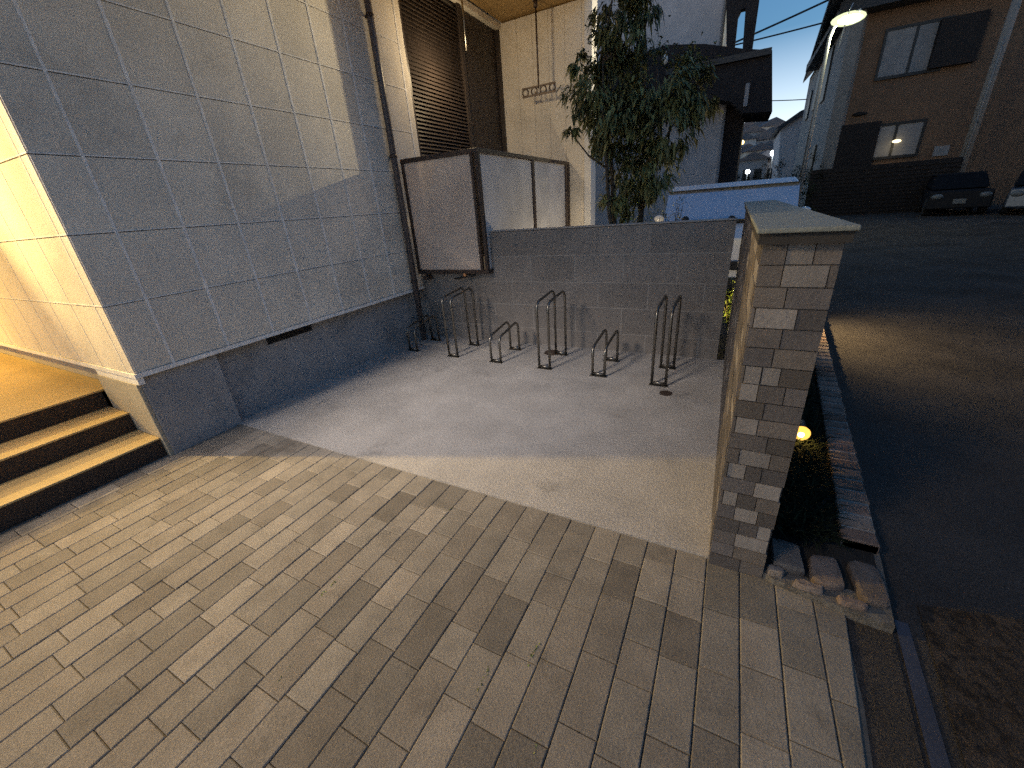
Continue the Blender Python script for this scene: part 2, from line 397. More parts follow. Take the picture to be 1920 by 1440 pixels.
# terrace recess with shutter, side wall, soffit
rc = MB()
rc.box(-4.28, WX, 4.361, 4.44, .80, 4.0)
rc.box(-4.28, WX, 6.80, 7.0, .80, 4.0)
rc.box(-4.28, WX, 4.44, 6.80, 3.93, 4.0)
rc.box(-4.28, WX, 4.40, 6.80, .30, .80)
SW = 6.80
nx = 5; zz = [.80, 1.6, 2.4, 3.2, 4.0]
for k in range(nx):
    a, b = WX + k * .25, WX + (k + 1) * .25
    rc.box(a + .002, b - .002, SW, SW + .2, .3, 4.0)
rc.box(WX, -2.159, SW + .01, SW + .19, .3, 3.998)
loc(rc).build('terrace_wall', m_stucco, bld)
cw = MB(); cw.box(-2.158, -2.05, SW - .02, SW + .24, 0, 4.0); cw.box(-2.158, -2.05, -1.0, SW + .24, 4.002, 4.5)
loc(cw).build('corner_column', mat('white column paint', (.82, .79, .74), .7, .03, 3), bld, bevel=.006)
sf = MB(); sf.box(WX + .001, -2.161, -1.0, SW + .2, 4.02, 4.4)
loc(sf).build('soffit', m_soffit, bld)
sh = MB()
sh.box(-3.62, -3.53, 4.445, 6.795, .81, 3.925)
for k in range(74):
    z = .83 + k * .0415
    sh.hexa([(-3.53, 4.50, z), (-3.485, 4.50, z - .006), (-3.485, 5.66, z - .006), (-3.53, 5.66, z), (-3.53, 4.50, z + .03), (-3.51, 4.50, z + .032), (-3.51, 5.66, z + .032), (-3.53, 5.66, z + .03)])
sh.box(-3.53, -3.47, 4.445, 4.495, .81, 3.92); sh.box(-3.53, -3.47, 5.665, 5.73, .81, 3.92); sh.box(-3.53, -3.475, 6.74, 6.795, .81, 3.92)
loc(sh).build('shutter', m_shutter, bld)
td = MB(); td.box(WX + .001, -2.47, 4.18, SW, .70, .80)
loc(td).build('terrace_deck', m_plinth, bld)
# unseen roof over the entrance, made up to shade wall and steps; downlight below
pr = MB(); pr.box(-9, -3.72, -1.4, WY - .013, 2.62, 2.80)
loc(pr).build('unseen_porch_roof', m_soffit, bld)
dl = MB(); dl.tube([(-7.2, -.35, 2.619), (-7.2, -.35, 2.60)], [.07, .07], 16)
loc(dl).build('downlight', e_yel, bld)
kb = MB(); p = px(736, 508, 'x', WX); kb.box(WX + .0005, WX + .012, p.y - .035, p.y + .035, p.z - .05, p.z + .05)
loc(kb).build('socket_plate', m_pale, bld, bevel=.004)
# laundry pole hangers under the soffit
def hanger(name, xx, yy, z0, lab, arm=True):
    t = empty(name, (xx, yy, 4.02), 0, lab, 'laundry hanger', 'ceiling laundry pole hangers')
    a = MB(); a.box(-.045, .045, -.045, .045, -.012, -.001); a.tube([(0, 0, -.012), (0, 0, -.09)], .028, 12); a.build('ceiling_plate', m_bronze, t)
    b = MB(); b.tube([(0, 0, -.09), (0, 0, z0 - 4.02)], .012, 10); b.build('pole', m_steel if not arm else m_bronze, t)
    if arm:
        c_ = MB()
        Z = z0 - 4.02 - .02
        for k in (-.21, -.07, .07, .21):
            n = 18; c_.tube([(k + .045 * math.cos(2 * math.pi * i / n), 0, Z + .045 * math.sin(2 * math.pi * i / n)) for i in range(n)], .010, 8, closed=True)
        c_.box(-.26, .26, -.01, .01, Z + .04, Z + .06); c_.box(-.26, .26, -.01, .01, Z - .06, Z - .04)
        c_.build('hook_arm', m_bronze, t)
    return t
h_ = px(1010, 166, 'y', 6.45)
hanger('laundry_hanger', h_.x, 6.45, h_.z, 'bronze laundry pole hanger ending in a bar of round holes')
hanger('laundry_hanger', -3.18, 5.3, px(876, 95, 'y', 5.3).z, 'thin bright hanging rod in front of the dark shutter', arm=False)
# drain pipe
dp = empty('drain_pipe', (-3.40, 3.905, 0), 0, 'brown vertical drain pipe in the corner between stucco wall and block wall', 'pipe')
a = MB(); a.tube([(0, 0, .0), (0, 0, 5.7)], .034, 14); a.build('pipe', m_pipe, dp)
for z in (.75, 2.1, 3.3):
    a = MB(); a.tube([(0, 0, z - .016), (0, 0, z + .016)], .040, 14); a.box(-.052, -.02, -.012, .012, z - .012, z + .012); a.build('bracket', m_bronze, dp)

# =================================================================== TERRACE SCREEN
scr = empty('terrace_screen', (-2.41, 4.03, .86), 0, 'bronze framed screen of translucent panels around the raised terrace', 'screen')
FX0, FX1, FY, Z0, Z1 = -3.41, -2.41, 4.03, .87, 2.03
def L2(mb): return loc(mb, (2.41, -4.03, -.86))
f = MB()
f.box(FX0, FX0 + .035, FY - .02, FY + .02, Z0, Z1); f.box(FX0, FX1 + .02, FY - .022, FY + .022, Z1, Z1 + .045); f.box(FX0, FX1 + .02, FY - .022, FY + .022, Z0 - .045, Z0)
f.box(FX1 - .018, FX1 + .018, FY - .02, FY + .02, Z0, Z1); f.box(FX1 - .085, FX1 - .055, FY - .02, FY + .02, Z0, Z1)
f.box(FX1 - .02, FX1 + .02, FY + .022, SW - .03, Z1, Z1 + .045)
f.box(FX1 - .02, FX1 + .02, FY + .022, SW - .03, Z0 - .045, Z0)
for y in (5.38, 6.62, SW - .06):
    f.box(FX1 - .022, FX1 + .022, y - .034, y + .034, Z0, Z1)
L2(f).build('frame', m_bronze, scr, bevel=.003)
f = MB(); f.box(FX0 + .036, FX1 - .086, FY - .003, FY + .003, Z0 + .001, Z1 - .001); L2(f).build('panel', m_panel, scr)
for a_, b_ in ((FY + .023, 5.345), (5.415, 6.585), (6.655, SW - .095)):
    f = MB(); f.box(FX1 - .003, FX1 + .003, a_, b_, Z0 + .001, Z1 - .001); L2(f).build('panel', m_panel_w, scr)
f = MB(); f.box(-3.30, -3.26, FY - .03, FY + .03, .79, .824); f.box(-3.31, -3.24, FY - .05, FY + .03, .755, .79); L2(f).build('foot', m_bronze, scr)
tp = empty('garden_tap', (-2.72, 4.09, .80), 0, 'dark tap with an orange handle on the low wall under the screen', 'tap')
a = MB(); a.tube([(0, .02, 0), (0, -.07, 0), (0, -.09, -.02)], .013, 10); a.tube([(0, -.03, 0), (0, -.03, .02)], .011, 10)
a.tube([(-.17, -.06, -.035), (-.10, -.06, -.03), (0, -.05, 0), (.12, -.05, .005)], [.006, .012, .014, .012], 10); a.build('spout', m_black, tp)
a = MB(); a.ball((0, -.075, .012), .018, sq=(.8, 1, 1.4)); a.build('handle', mat('orange plastic', (.75, .33, .12), .4), tp)

# =================================================================== BLOCK WALL
bw = empty('block_wall', (-1.2, 4.11, 0), 0, 'grey concrete block wall behind the bicycle racks', 'wall')
def L3(mb): return loc(mb, (1.2, -4.11, 0))
b = MB()
BX1 = .025; zc = [.0, .195, .465, .725, 1.0, 1.262]; 
b_m = MB(); b_m.box(-3.56, BX1 - .004, 4.1135, 4.235, -.02, .80); b_m.box(-2.385, BX1 - .004, 4.1135, 4.235, .80, 1.258)
L3(b_m).build('mortar_bed', m_mortar, bw)
for i, (z0, z1) in enumerate(zip(zc[:-1], zc[1:])):
    x0 = -2.38 if z1 > 1.1 or z0 > .7 else -3.56
    zt = z1
    xx = -3.66 + (.25 if i % 2 else 0) 
    top = i == 4
    while xx < BX1:
        xa = max(xx, x0); xb = min(xx + .5, BX1)
        if xb - xa > .03:
            gz = .005; gx_ = .005 if not top else .001
            b.hexa([(xa + gx_, 4.112, z0 + gz), (xb - gx_, 4.112, z0 + gz), (xb - gx_, 4.238, z0 + gz), (xa + gx_, 4.238, z0 + gz),
                    (xa + gx_, 4.112, zt - gz * .8), (xb - gx_, 4.112, zt - gz * .8), (xb - gx_, 4.238, zt - gz * .8), (xa + gx_, 4.238, zt - gz * .8)], rnd.random())
        xx += .5
b.box(-3.56, -2.384, 4.110, 4.24, .727, .815)
L3(b).build('blocks', m_block, bw)
b = MB(); b.box(-2.39, BX1 + .004, 4.105, 4.245, 1.2625, 1.274); L3(b).build('coping', m_mortar, bw, bevel=.004)
# knobs and dark rail linking wall end and pier
rl = empty('gate_rail', (-.1, 4.3, 1.26), 0, 'dark rail with two round knobs between block wall and stone pier', 'rail')
for (u, v) in ((1285, 412), (1372, 411)):
    p = px(u, v, 'y', 4.30); a = MB(); a.ball((p.x + .1, 0, p.z - 1.26), .032); a.tube([(p.x + .1, 0, p.z - 1.29), (p.x + .1, 0, -1.26)], .017, 10); a.build('post', m_black, rl)
p = px(1372, 414, 'y', 4.3); a = MB(); a.box(p.x + .1, .21, -.012, .012, p.z - 1.26 - .024, p.z - 1.26 - .004); a.build('bar', m_bronze, rl)

# =================================================================== STONE PIER WALL
PX0, PX1, PY0, PY1, PZ = .088, .292, 1.505, 4.55, 1.385
pier = empty('stone_pier', ((PX0 + PX1) / 2, PY0, 0), 0, 'long narrow pier wall clad in brown and pale stone tiles under a greenish stone cap', 'wall')
def L4(mb): return loc(mb, (-(PX0 + PX1) / 2, -PY0, 0))
a = MB(); a.box(PX0 + .006, PX1 - .006, PY0 + .006, PY1, -.03, PZ - .045); L4(a).build('core', m_tile_m, pier)
# measured pale tiles on the front face: (x0, x1, row)
H_ = .0672; nrow = 20
pale = {}
def row_of(z): return int(z / H_)
for (x0, x1, z) in ((.155, .225, 1.31), (.10, .215, 1.14), (.10, .15, .925), (.152, .205, .925), (.155, .27, 1.24),
                    (.095, .15, .86), (.10, .17, .73), (.13, .23, .60), (.10, .16, .52), (.20, .285, .46), (.15, .23, .33), (.24, .285, .26), (.17, .285, .20), (.10, .15, .40)):
    pale.setdefault(row_of(z), []).append((x0, x1))
T = MB()
for i in range(nrow):
    z0 = i * H_ ; z1 = z0 + H_
    if z1 > PZ - .04: z1 = PZ - .046
    cuts = sorted(pale.get(i, []))
    xx = PX0; segs = []
    for (q0, q1) in cuts:
        if q0 - xx > .012: segs.append((xx, q0, 0))
        segs.append((max(xx, q0), q1, 1)); xx = q1
    if PX1 - xx > .012: segs.append((xx, PX1, 0))
    out = []
    for (q0, q1, k) in segs:
        if not k and q1 - q0 > .13:
            m_ = q0 + (q1 - q0) * rnd.uniform(.35, .65); out += [(q0, m_, 0), (m_, q1, 0)]
        else: out.append((q0, q1, k))
    for (q0, q1, k) in out:
        d = rnd.uniform(0, .004)
        T.hexa([(q0 + .0015, PY0 - d, z0 + .002), (q1 - .0015, PY0 - d, z0 + .002), (q1 - .0015, PY0 + .02, z0 + .002), (q0 + .0015, PY0 + .02, z0 + .002),
                (q0 + .0015, PY0 - d, z1 - .002), (q1 - .0015, PY0 - d, z1 - .002), (q1 - .0015, PY0 + .02, z1 - .002), (q0 + .0015, PY0 + .02, z1 - .002)], rnd.random() * .9 + (2 if k else 0))
    for side in (0, 1):
        yy = PY0 + .022 + (.08 if i % 2 else 0)
        if i % 2: 
            (T).box(*( (PX0 - rnd.uniform(0, .003), PX0 + .01) if side == 0 else (PX1 - .01, PX1 + rnd.uniform(0, .003)) ), PY0 + .022, yy - .003, z0 + .002, z1 - .002, rnd.random())
        while yy < PY1 - .02:
            ln = rnd.choice((.12, .16, .20, .24)); y1 = min(yy + ln, PY1)
            pal = 2 if rnd.random() < .12 else 0; tgt = T
            d = rnd.uniform(0, .003)
            if side == 0: tgt.box(PX0 - d, PX0 + .01, yy, y1 - .003, z0 + .002, z1 - .002, rnd.random() * .9 + pal)
            else: tgt.box(PX1 - .01, PX1 + d, yy, y1 - .003, z0 + .002, z1 - .002, rnd.random() * .9 + pal)
            yy = y1
o = L4(T).build('tile_cladding', m_tile, pier)
o.data.materials.append(m_tile_l)
for q in o.data.polygons:
    if o.data.attributes['tone'].data[q.index].value > 1.5: q.material_index = 1
a = MB(); a.box(PX0 - .022, PX1 + .018, PY0 - .045, PY1 + .03, PZ - .012, PZ + .003); L4(a).build('coping', m_cap, pier, bevel=.004)
a = MB(); a.box(PX0 - .014, PX1 + .010, PY0 - .030, PY1 + .02, PZ - .044, PZ - .0125); L4(a).build('coping_shade', mat('shaded coping face', (.035, .032, .03), .9, .2, 9), pier)  # dark colour stands in for shade on the coping's front edge

# =================================================================== PLANT BED + EDGING
sb = MB(); sb.quadface([(PX1, 1.55, .03), (curb_x(1.55) - .02, 1.55, .03), (curb_x(6) - .02, 6, .03), (PX1, 6, .03)])
sb.build('bed_soil', m_soil, kind='structure')
ed = empty('brick_edging', (.7, 1.5, 0), 0, 'row of mixed bricks with pale mortar edging the dark planting bed', 'edging')
a = MB(); am = MB()
yy = 1.80; k = 0
while yy < 6.0:
    xr = curb_x(yy); wdt = .135; z1 = .075 + rnd.uniform(-.004, .004); ln = .078 + rnd.uniform(-.004, .006)
    a.slabtop(xr - wdt, xr - .004 + rnd.uniform(-.004, .004), yy, yy + ln, -.02, z1, .006, rnd.random())
    yy += ln + .020; k += 1
# front return: bigger stones
fx = PX1 + .003
def stone(cx, cy, rx, ry, hh, tn, sd):
    r_ = random.Random(sd); n = 11; ring = []
    for q in range(n):
        a_ = 2 * math.pi * q / n; k_ = r_.uniform(.86, 1.08); sx, sy = abs(math.cos(a_)) ** .45 * (1 if math.cos(a_) > 0 else -1), abs(math.sin(a_)) ** .45 * (1 if math.sin(a_) > 0 else -1)
        ring.append((cx + rx * sx * k_, cy + ry * sy * k_))
    levels = [(1.0, -.02), (1.02, hh * .75), (.94, hh * .97), (.75, hh)]
    b0 = len(a.v)
    for f_, z_ in levels: a.v += [(cx + (x_ - cx) * f_, cy + (y_ - cy) * f_, z_ + (r_.uniform(-.004, .004) if z_ > 0 else 0)) for x_, y_ in ring]
    for l in range(3):
        for q in range(n):
            a.f.append((b0 + l * n + q, b0 + l * n + (q + 1) % n, b0 + (l + 1) * n + (q + 1) % n, b0 + (l + 1) * n + q)); a.t.append(tn); a.sm.append(True)
    a.f.append(tuple(b0 + 3 * n + q for q in range(n))); a.t.append(tn); a.sm.append(True)
for sd, (cx, cy, rx, ry, hh, tn) in enumerate(((.378, 1.625, .060, .085, .066, .12), (.515, 1.60, .055, .085, .060, .34), (.650, 1.60, .052, .10, .056, .08), (.335, 1.525, .03, .02, .056, .8), (.58, 1.475, .05, .018, .052, .6), (.445, 1.495, .05, .018, .054, .9))):
    stone(cx, cy, rx, ry, hh, tn, sd + 3)
am2 = MB(); am2.prism([(.2925, 1.515, -.02), (.33, 1.492, -.02), (.47, 1.465, -.02), (.60, 1.44, -.02), (.695, 1.43, -.02), (.715, 1.60, -.02), (.735, 1.81, -.02), (.60, 1.79, -.02), (.43, 1.77, -.02), (.2925, 1.75, -.02)], (0, 0, .048))
am.hexa([(curb_x(1.8) - .129, 1.8, -.02), (curb_x(1.8) - .009, 1.8, -.02), (curb_x(6) - .009, 6, -.02), (curb_x(6) - .129, 6, -.02), (curb_x(1.8) - .129, 1.8, .066), (curb_x(1.8) - .009, 1.8, .066), (curb_x(6) - .009, 6, .066), (curb_x(6) - .129, 6, .066)])
loc(am2, (-.7, -1.5, 0)).build('stone_bedding', mat('dirty stone bedding', (.13, .12, .105), .95, .35, 25, bump=1, bscale=35, fine=.4, bdist=.01), ed)
loc(a, (-.7, -1.5, 0)).build('bricks', m_brick, ed, bevel=.004); loc(am, (-.7, -1.5, 0)).build('mortar', mat('edging mortar', (.34, .31, .27), .95, .25, 20, bump=1, bscale=40, fine=.3), ed)

def leaf(mb, p, d, ln, wd_, tone, droop=.3):
    d = d.normalized(); up = Vector((0, 0, 1)); s_ = d.cross(up)
    s_ = s_.normalized() if s_.length > .1 else Vector((1, 0, 0))
    nrm = s_.cross(d)
    m1 = p + d * ln * .45 - up * ln * droop * .15; tip = p + d * ln - up * ln * droop
    n = len(mb.v)
    mb.v += [tuple(p), tuple(m1 + s_ * wd_ * .5 + nrm * wd_ * .15), tuple(tip), tuple(m1 - s_ * wd_ * .5 + nrm * wd_ * .15), tuple(m1)]
    for f_ in ((0, 1, 4), (1, 2, 4), (2, 3, 4), (3, 0, 4)):
        mb.f.append(tuple(n + i for i in f_)); mb.t.append(tone); mb.sm.append(False)

gc = MB()
for k in range(9500):
    y = rnd.uniform(1.76, 5.2); x0 = PX1 + .01; x1 = curb_x(y) - .15
    if x1 <= x0: continue
    x = rnd.uniform(x0, x1 - .05); a_ = rnd.uniform(0, 6.3)
    leaf(gc, Vector((x, y, .03)), Vector((math.cos(a_) * .6, math.sin(a_) * .6, rnd.uniform(.6, 1.6))), rnd.uniform(.12, .26), .010, rnd.random(), .45)
tag(gc.build('ground_cover', m_cover, kind='stuff', fixn=False), 'dark grassy ground cover filling the bed beside the pier', 'ground cover')

# garden spot lamp
p = Vector((.515, 2.60, .07))
gl_ = empty('garden_lamp', p, 0, 'small black garden spotlight glowing amber at the foot of the stone pier', 'garden lamp')
a = MB(); a.tube([(0, 0, -.09), (0, 0, .07)], .009, 10); a.build('stake', m_black, gl_)
a = MB(); a.tube([(.0, .05, .115), (0, -.005, .09), (0, -.03, .078)], [.022, .026, .029], 16); a.build('housing', m_black, gl_)
a = MB(); a.ball((0, -.030, .0795), .046, sq=(1, .5, 1)); a.build('lens', e_amber_halo, gl_)  # oversized glowing shell, stands in for bloom around the bulb
a = MB(); a.ball((-.004, -.054, .082), .016, sq=(1, .5, 1)); a.build('bulb', e_amber, gl_)
lamp('garden_lamp_light', p + Vector((0, -.07, .10)), 0.35, (1, .55, .15), .02)

# =================================================================== BICYCLE RACKS
def rack(hh, dd, slope):
    t = empty('bicycle_rack', (0, 0, 0), 0)
    wv = .115; r = .0125; br = .07
    for sx in (-wv / 2, wv / 2):
        m = MB(); path = [(sx, 0, .0), (sx, 0, hh - br)]
        for q in range(1, 6):
            a_ = math.pi / 2 * q / 5; path.append((sx, br - br * math.cos(a_), hh - br + br * math.sin(a_)))
        for q in range(0, 6):
            a_ = math.pi / 2 * q / 5; path.append((sx, dd - br + br * math.sin(a_), hh + slope - br + br * math.cos(a_)))
        path.append((sx, dd, 0)); m.tube(path, r, 12); m.build('hoop', m_steel, t)
    for yb in (0, dd):
        m = MB(); m.tube([(-wv / 2, yb, .022), (wv / 2, yb, .022)], r * .95, 10); m.box(-wv / 2 - .02, wv / 2 + .02, yb - .022, yb + .022, 0, .006); m.build('foot_bar', m_steel, t)
    return t
tall = rack(.665, .42, .03); low = rack(.285, .42, .05)
pos = [(-3.235, 3.50, 0), (-2.625, 3.46, 1), (-2.06, 3.44, 0), (-1.495, 3.42, 1), (-.94, 3.39, 0), (-.40, 3.34, 1)]
labs = ['low double hoop bicycle rack beside the drain pipe', 'tall double hoop bicycle rack, nearest tall one to the stucco wall',
        'low double hoop bicycle rack between the two left tall racks', 'middle tall double hoop bicycle rack with a round drain cover behind it',
        'low double hoop bicycle rack between the middle and right tall racks', 'tall double hoop bicycle rack nearest the stone pier']
used = set()
for (x, y, k), lb in zip(pos, labs):
    src = tall if k else low
    o = src if k not in used else copy_tree(src)
    used.add(k); o.location = (x, y, .002)
    o.rotation_euler = (0, 0, R(-2)); tag(o, lb, 'bicycle rack', 'bicycle racks in a row on the concrete')
# drain cover by the middle rack
dc = MB(); dc.tube([(0, 0, .0), (0, 0, .007)], .085, 24); q = dc.build('drain_cover', m_bronze); q.location = px(1035, 662, 'z', 0) + Vector((0, 0, .003))
tag(q, 'small round dark drain cover on the concrete behind the middle tall rack', 'drain cover')
dc = MB(); dc.tube([(0, 0, .0), (0, 0, .004)], .05, 20); q = dc.build('drain_cover', m_bronze); q.location = px(1248, 738, 'z', 0) + Vector((0, 0, .003))
tag(q, 'small dark disc on the concrete in front of the right tall rack', 'drain cover')

# =================================================================== VEGETATION
def tree(name, base, crown, n, leafln, m, lab, cat='tree', seed=1, stems=3, trunk_r=.035, trunk_h=2.2, group=None, droop=.7):
    rr = random.Random(seed); t = empty(name, base, 0, lab, cat, group)
    s_ = MB()
    tips = []
    for k in range(stems):
        a_ = rr.uniform(0, 6.3); d = rr.uniform(.02, .12); x0, y0 = math.cos(a_) * d, math.sin(a_) * d
        pts = [(x0, y0, -.02)]
        for q in range(1, 7):
            f_ = q / 6; pts.append((x0 + math.cos(a_) * f_ * .35 + rr.uniform(-.04, .04), y0 + math.sin(a_) * f_ * .3 + rr.uniform(-.04, .04), f_ * trunk_h))
        s_.tube(pts, [trunk_r * (1 - .75 * i / 6) for i in range(7)], 8)
        tips += [Vector(p_) for p_ in pts[2:]]
    C_ = []
    for (cx, cy, cz, r_, dens) in crown:
        C_.append((Vector((cx, cy, cz)), r_, dens))
        b0 = min(tips, key=lambda q_: (q_ - Vector((cx, cy, cz - .2))).length)
        mid = (b0 + Vector((cx, cy, cz))) / 2 + Vector((0, 0, -.05))
        s_.tube([b0, mid, (cx, cy, cz)], [trunk_r * .4, trunk_r * .28, trunk_r * .15], 6)
    s_.build('trunk', m_bark, t)
    lf = MB(); tot = sum(d for _, _, d in C_)
    for (c0, r_, dens) in C_:
        nn = int(n * dens / tot); sub = max(4, nn // 45)
        subs = []
        for _ in range(sub):
            v = Vector((rr.gauss(0, 1), rr.gauss(0, 1), rr.gauss(0, 1))).normalized() * r_ * rr.uniform(.25, 1.0)
            subs.append((c0 + v, v.normalized(), rr.uniform(.2, .8)))
        for _ in range(nn):
            sc_, sd, tn = rr.choice(subs)
            p_ = sc_ + Vector((rr.gauss(0, 1), rr.gauss(0, 1), rr.gauss(0, 1))) * r_ * .17
            d_ = (sd + Vector((rr.uniform(-1, 1), rr.uniform(-1, 1), rr.uniform(-.9, .3)))).normalized()
            leaf(lf, p_, d_, leafln * rr.uniform(.55, 1.35), leafln * rr.uniform(.22, .42), min(1, max(0, tn + rr.uniform(-.3, .3))), droop * rr.uniform(.2, 1.1))
    lf.build('foliage', m, t, fixn=False)
    return t
TB = Vector((-1.0, 4.88, 0))
def cp(u, v, r_, d=1, y=4.88): 
    q = px(u, v, 'y', y); return (q.x - TB.x, y - TB.y + rnd.uniform(-.2, .2), q.z, r_, d)
crown = [cp(1150, 120, .26, 1.0), cp(1120, 180, .27, 1.1), cp(1180, 200, .38, 2.0), cp(1240, 180, .36, 1.5), cp(1290, 165, .27, 1.0), cp(1130, 250, .24, .9), cp(1200, 270, .34, 1.6),
         cp(1268, 235, .26, 1.1), cp(1175, 320, .28, 1.2), cp(1220, 330, .20, .8), cp(1312, 190, .18, .5), cp(1150, 60, .18, .4), cp(1185, 20, .24, .6), cp(1135, 10, .18, .35), cp(1230, 25, .16, .3), cp(1195, 70, .22, .5),
         cp(1085, 115, .11, .28), cp(1090, 165, .10, .15), cp(1080, 252, .075, .18), cp(1100, 215, .10, .2), cp(1190, 385, .20, .7), cp(1150, 380, .17, .5), cp(1210, -60, .3, .5), cp(1170, -140, .3, .5)]
tree('garden_tree', TB, crown, 9000, .088, m_leaf, 'dark evergreen garden tree with drooping narrow leaves behind the block wall', seed=4, stems=4, trunk_h=2.7, droop=.8)
def shrub(name, c0, r_, n, ll, m, lab, seed, sq=1.0):
    rr = random.Random(seed); t = empty(name, (c0[0], c0[1], 0), 0, lab, 'shrub'); s_ = MB(); lf = MB()
    for k in range(14):
        a_ = rr.uniform(0, 6.3); tip = Vector((math.cos(a_) * r_ * rr.uniform(.2, .9), math.sin(a_) * r_ * rr.uniform(.2, .9), c0[2] * rr.uniform(.6, 1.1)))
        s_.tube([(0, 0, -.02), tip * .5 + Vector((0, 0, .05)), tip], [.008, .006, .003], 5)
        for q in range(n // 14):
            f_ = rr.uniform(.2, 1.05); p_ = tip * f_ + Vector((rr.gauss(0, 1), rr.gauss(0, 1), rr.gauss(0, 1))) * r_ * .16
            leaf(lf, p_, Vector((rr.uniform(-1, 1), rr.uniform(-1, 1), rr.uniform(-.2, .9))), ll * rr.uniform(.6, 1.2), ll * .35, rr.random(), .3)
    s_.build('stem', m_bark, t); lf.build('foliage', m, t, fixn=False); return t
shrub('leafy_shrub', (.12, 4.95, .62), .20, 420, .06, m_leaf2, 'yellow lit leafy shrub in the gap between block wall and pier', 3)
shrub('leafy_shrub', (-.95, 5.0, 1.30), .22, 800, .07, m_leaf2, 'low yellowish shrub just behind the block wall under the tree', 5)
shrub('leafy_shrub', (-.72, 5.6, 1.32), .24, 1500, .05, m_leaf, 'dark rounded bush behind the block wall in front of the car bonnet', 6)
# hidden uplight in the planting behind the wall end
ul = empty('garden_lamp', (-.22, 4.70, 0), 0, 'garden uplight hidden behind the block wall end lighting the shrub', 'garden lamp')
a = MB(); a.tube([(0, 0, -.02), (0, 0, .08)], .01, 10); a.tube([(0, 0, .08), (0, 0, .15)], [.03, .036], 16); a.build('housing', m_black, ul)
a = MB(); a.ball((0, 0, .15), .03, sq=(1, 1, .4)); a.build('lens', e_yel, ul)
lamp('uplight', (-.14, 4.66, .16), 14, (1, .80, .20), .03, spot=90, aim=(.20, 5.0, .65), blend=.5)
ul = empty('garden_lamp', (-1.50, 5.62, 0), 0, 'garden uplight at the foot of the tree warming the screen and white column', 'garden lamp')
a = MB(); a.tube([(0, 0, -.02), (0, 0, .08)], .01, 10); a.tube([(0, 0, .08), (0, 0, .15)], [.03, .036], 16); a.build('housing', m_black, ul)
a = MB(); a.ball((0, 0, .15), .03, sq=(1, 1, .4)); a.build('lens', e_yel, ul)
lamp('uplight', (-1.50, 5.62, .24), 15, (1, .80, .52), .06)
lamp('uplight', (.38, 5.35, .60), 62, (1, .68, .30), .04, spot=120, aim=(2.2, 4.9, 0), blend=1)

# =================================================================== PARKED WHITE CAR (facing us)
car = empty('parked_car', (-.10, 6.75, 0), 0, 'white boxy car facing the camera behind the block wall, windscreen reflecting the blue sky', 'car')
b = MB()
b.box(-.85, .85, .30, 3.6, .20, 1.11)
b.hexa([(-.84, -.16, .2), (.84, -.16, .2), (.85, .30, .2), (-.85, .30, .2), (-.82, -.12, .88), (.82, -.12, .88), (.85, .30, 1.108), (-.85, .30, 1.108)])
b.hexa([(-.845, .56, 1.535), (.845, .56, 1.535), (.83, 3.5, 1.545), (-.83, 3.5, 1.545), (-.80, .70, 1.60), (.80, .70, 1.60), (.79, 3.4, 1.60), (-.79, 3.4, 1.60)])
b.hexa([(-.84, 3.3, 1.105), (.84, 3.3, 1.105), (.84, 3.55, 1.105), (-.84, 3.55, 1.105), (-.82, 3.3, 1.54), (.82, 3.3, 1.54), (.82, 3.5, 1.54), (-.82, 3.5, 1.54)])
for s_ in (-1, 1):
    b.hexa([(s_ * .85, .22, 1.09), (s_ * .81, .22, 1.09), (s_ * .81, .30, 1.09), (s_ * .85, .30, 1.09), (s_ * .845, .56, 1.54), (s_ * .805, .56, 1.54), (s_ * .805, .66, 1.54), (s_ * .845, .66, 1.54)])
    b.hexa([(s_ * .85, 1.7, 1.09), (s_ * .81, 1.7, 1.09), (s_ * .81, 1.78, 1.09), (s_ * .85, 1.78, 1.09), (s_ * .84, 1.7, 1.54), (s_ * .80, 1.7, 1.54), (s_ * .80, 1.78, 1.54), (s_ * .84, 1.78, 1.54)])
b.build('body', m_white, car, bevel=.02)
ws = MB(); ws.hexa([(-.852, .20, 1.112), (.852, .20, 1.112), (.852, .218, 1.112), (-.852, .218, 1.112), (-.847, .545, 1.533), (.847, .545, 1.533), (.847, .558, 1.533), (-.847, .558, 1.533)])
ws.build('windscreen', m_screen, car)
tm = MB(); tm.box(-.845, .845, .50, .555, 1.522, 1.536); tm.build('roof_trim', m_black, car)
tm = MB(); tm.box(-.84, .84, .17, .215, 1.095, 1.112); tm.build('cowl', m_black, car)
for s_ in (-1, 1):
    sg = MB(); sg.hexa([(s_ * .835, .34, 1.112), (s_ * .82, .34, 1.112), (s_ * .82, 3.29, 1.112), (s_ * .835, 3.29, 1.112), (s_ * .825, .68, 1.533), (s_ * .812, .68, 1.533), (s_ * .812, 3.29, 1.533), (s_ * .825, 3.29, 1.533)])
    sg.build('side_glass', m_glass, car)
gr = MB(); gr.box(-.45, .45, -.185, -.15, .46, .58); gr.build('grille', m_black, car, bevel=.01)
gr = MB(); gr.box(-.85, .85, -.20, -.16, .20, .36); gr.build('bumper', m_black, car, bevel=.01)
for s_ in (-1, 1):
    h_ = MB(); h_.ball((s_ * .66, -.14, .70), .13, sq=(1.0, .4, .6)); h_.build('headlight', m_plate, car)
    mr_ = MB(); mr_.ball((s_ * .95, .42, 1.16), .08, sq=(1, .5, .7)); mr_.build('mirror', m_white, car)
for x0 in (-.55, .1):
    wp = MB(); wp.tube([(x0, .22, 1.118), (x0 + .55, .262, 1.150)], .008, 6); wp.build('wiper', m_black, car)
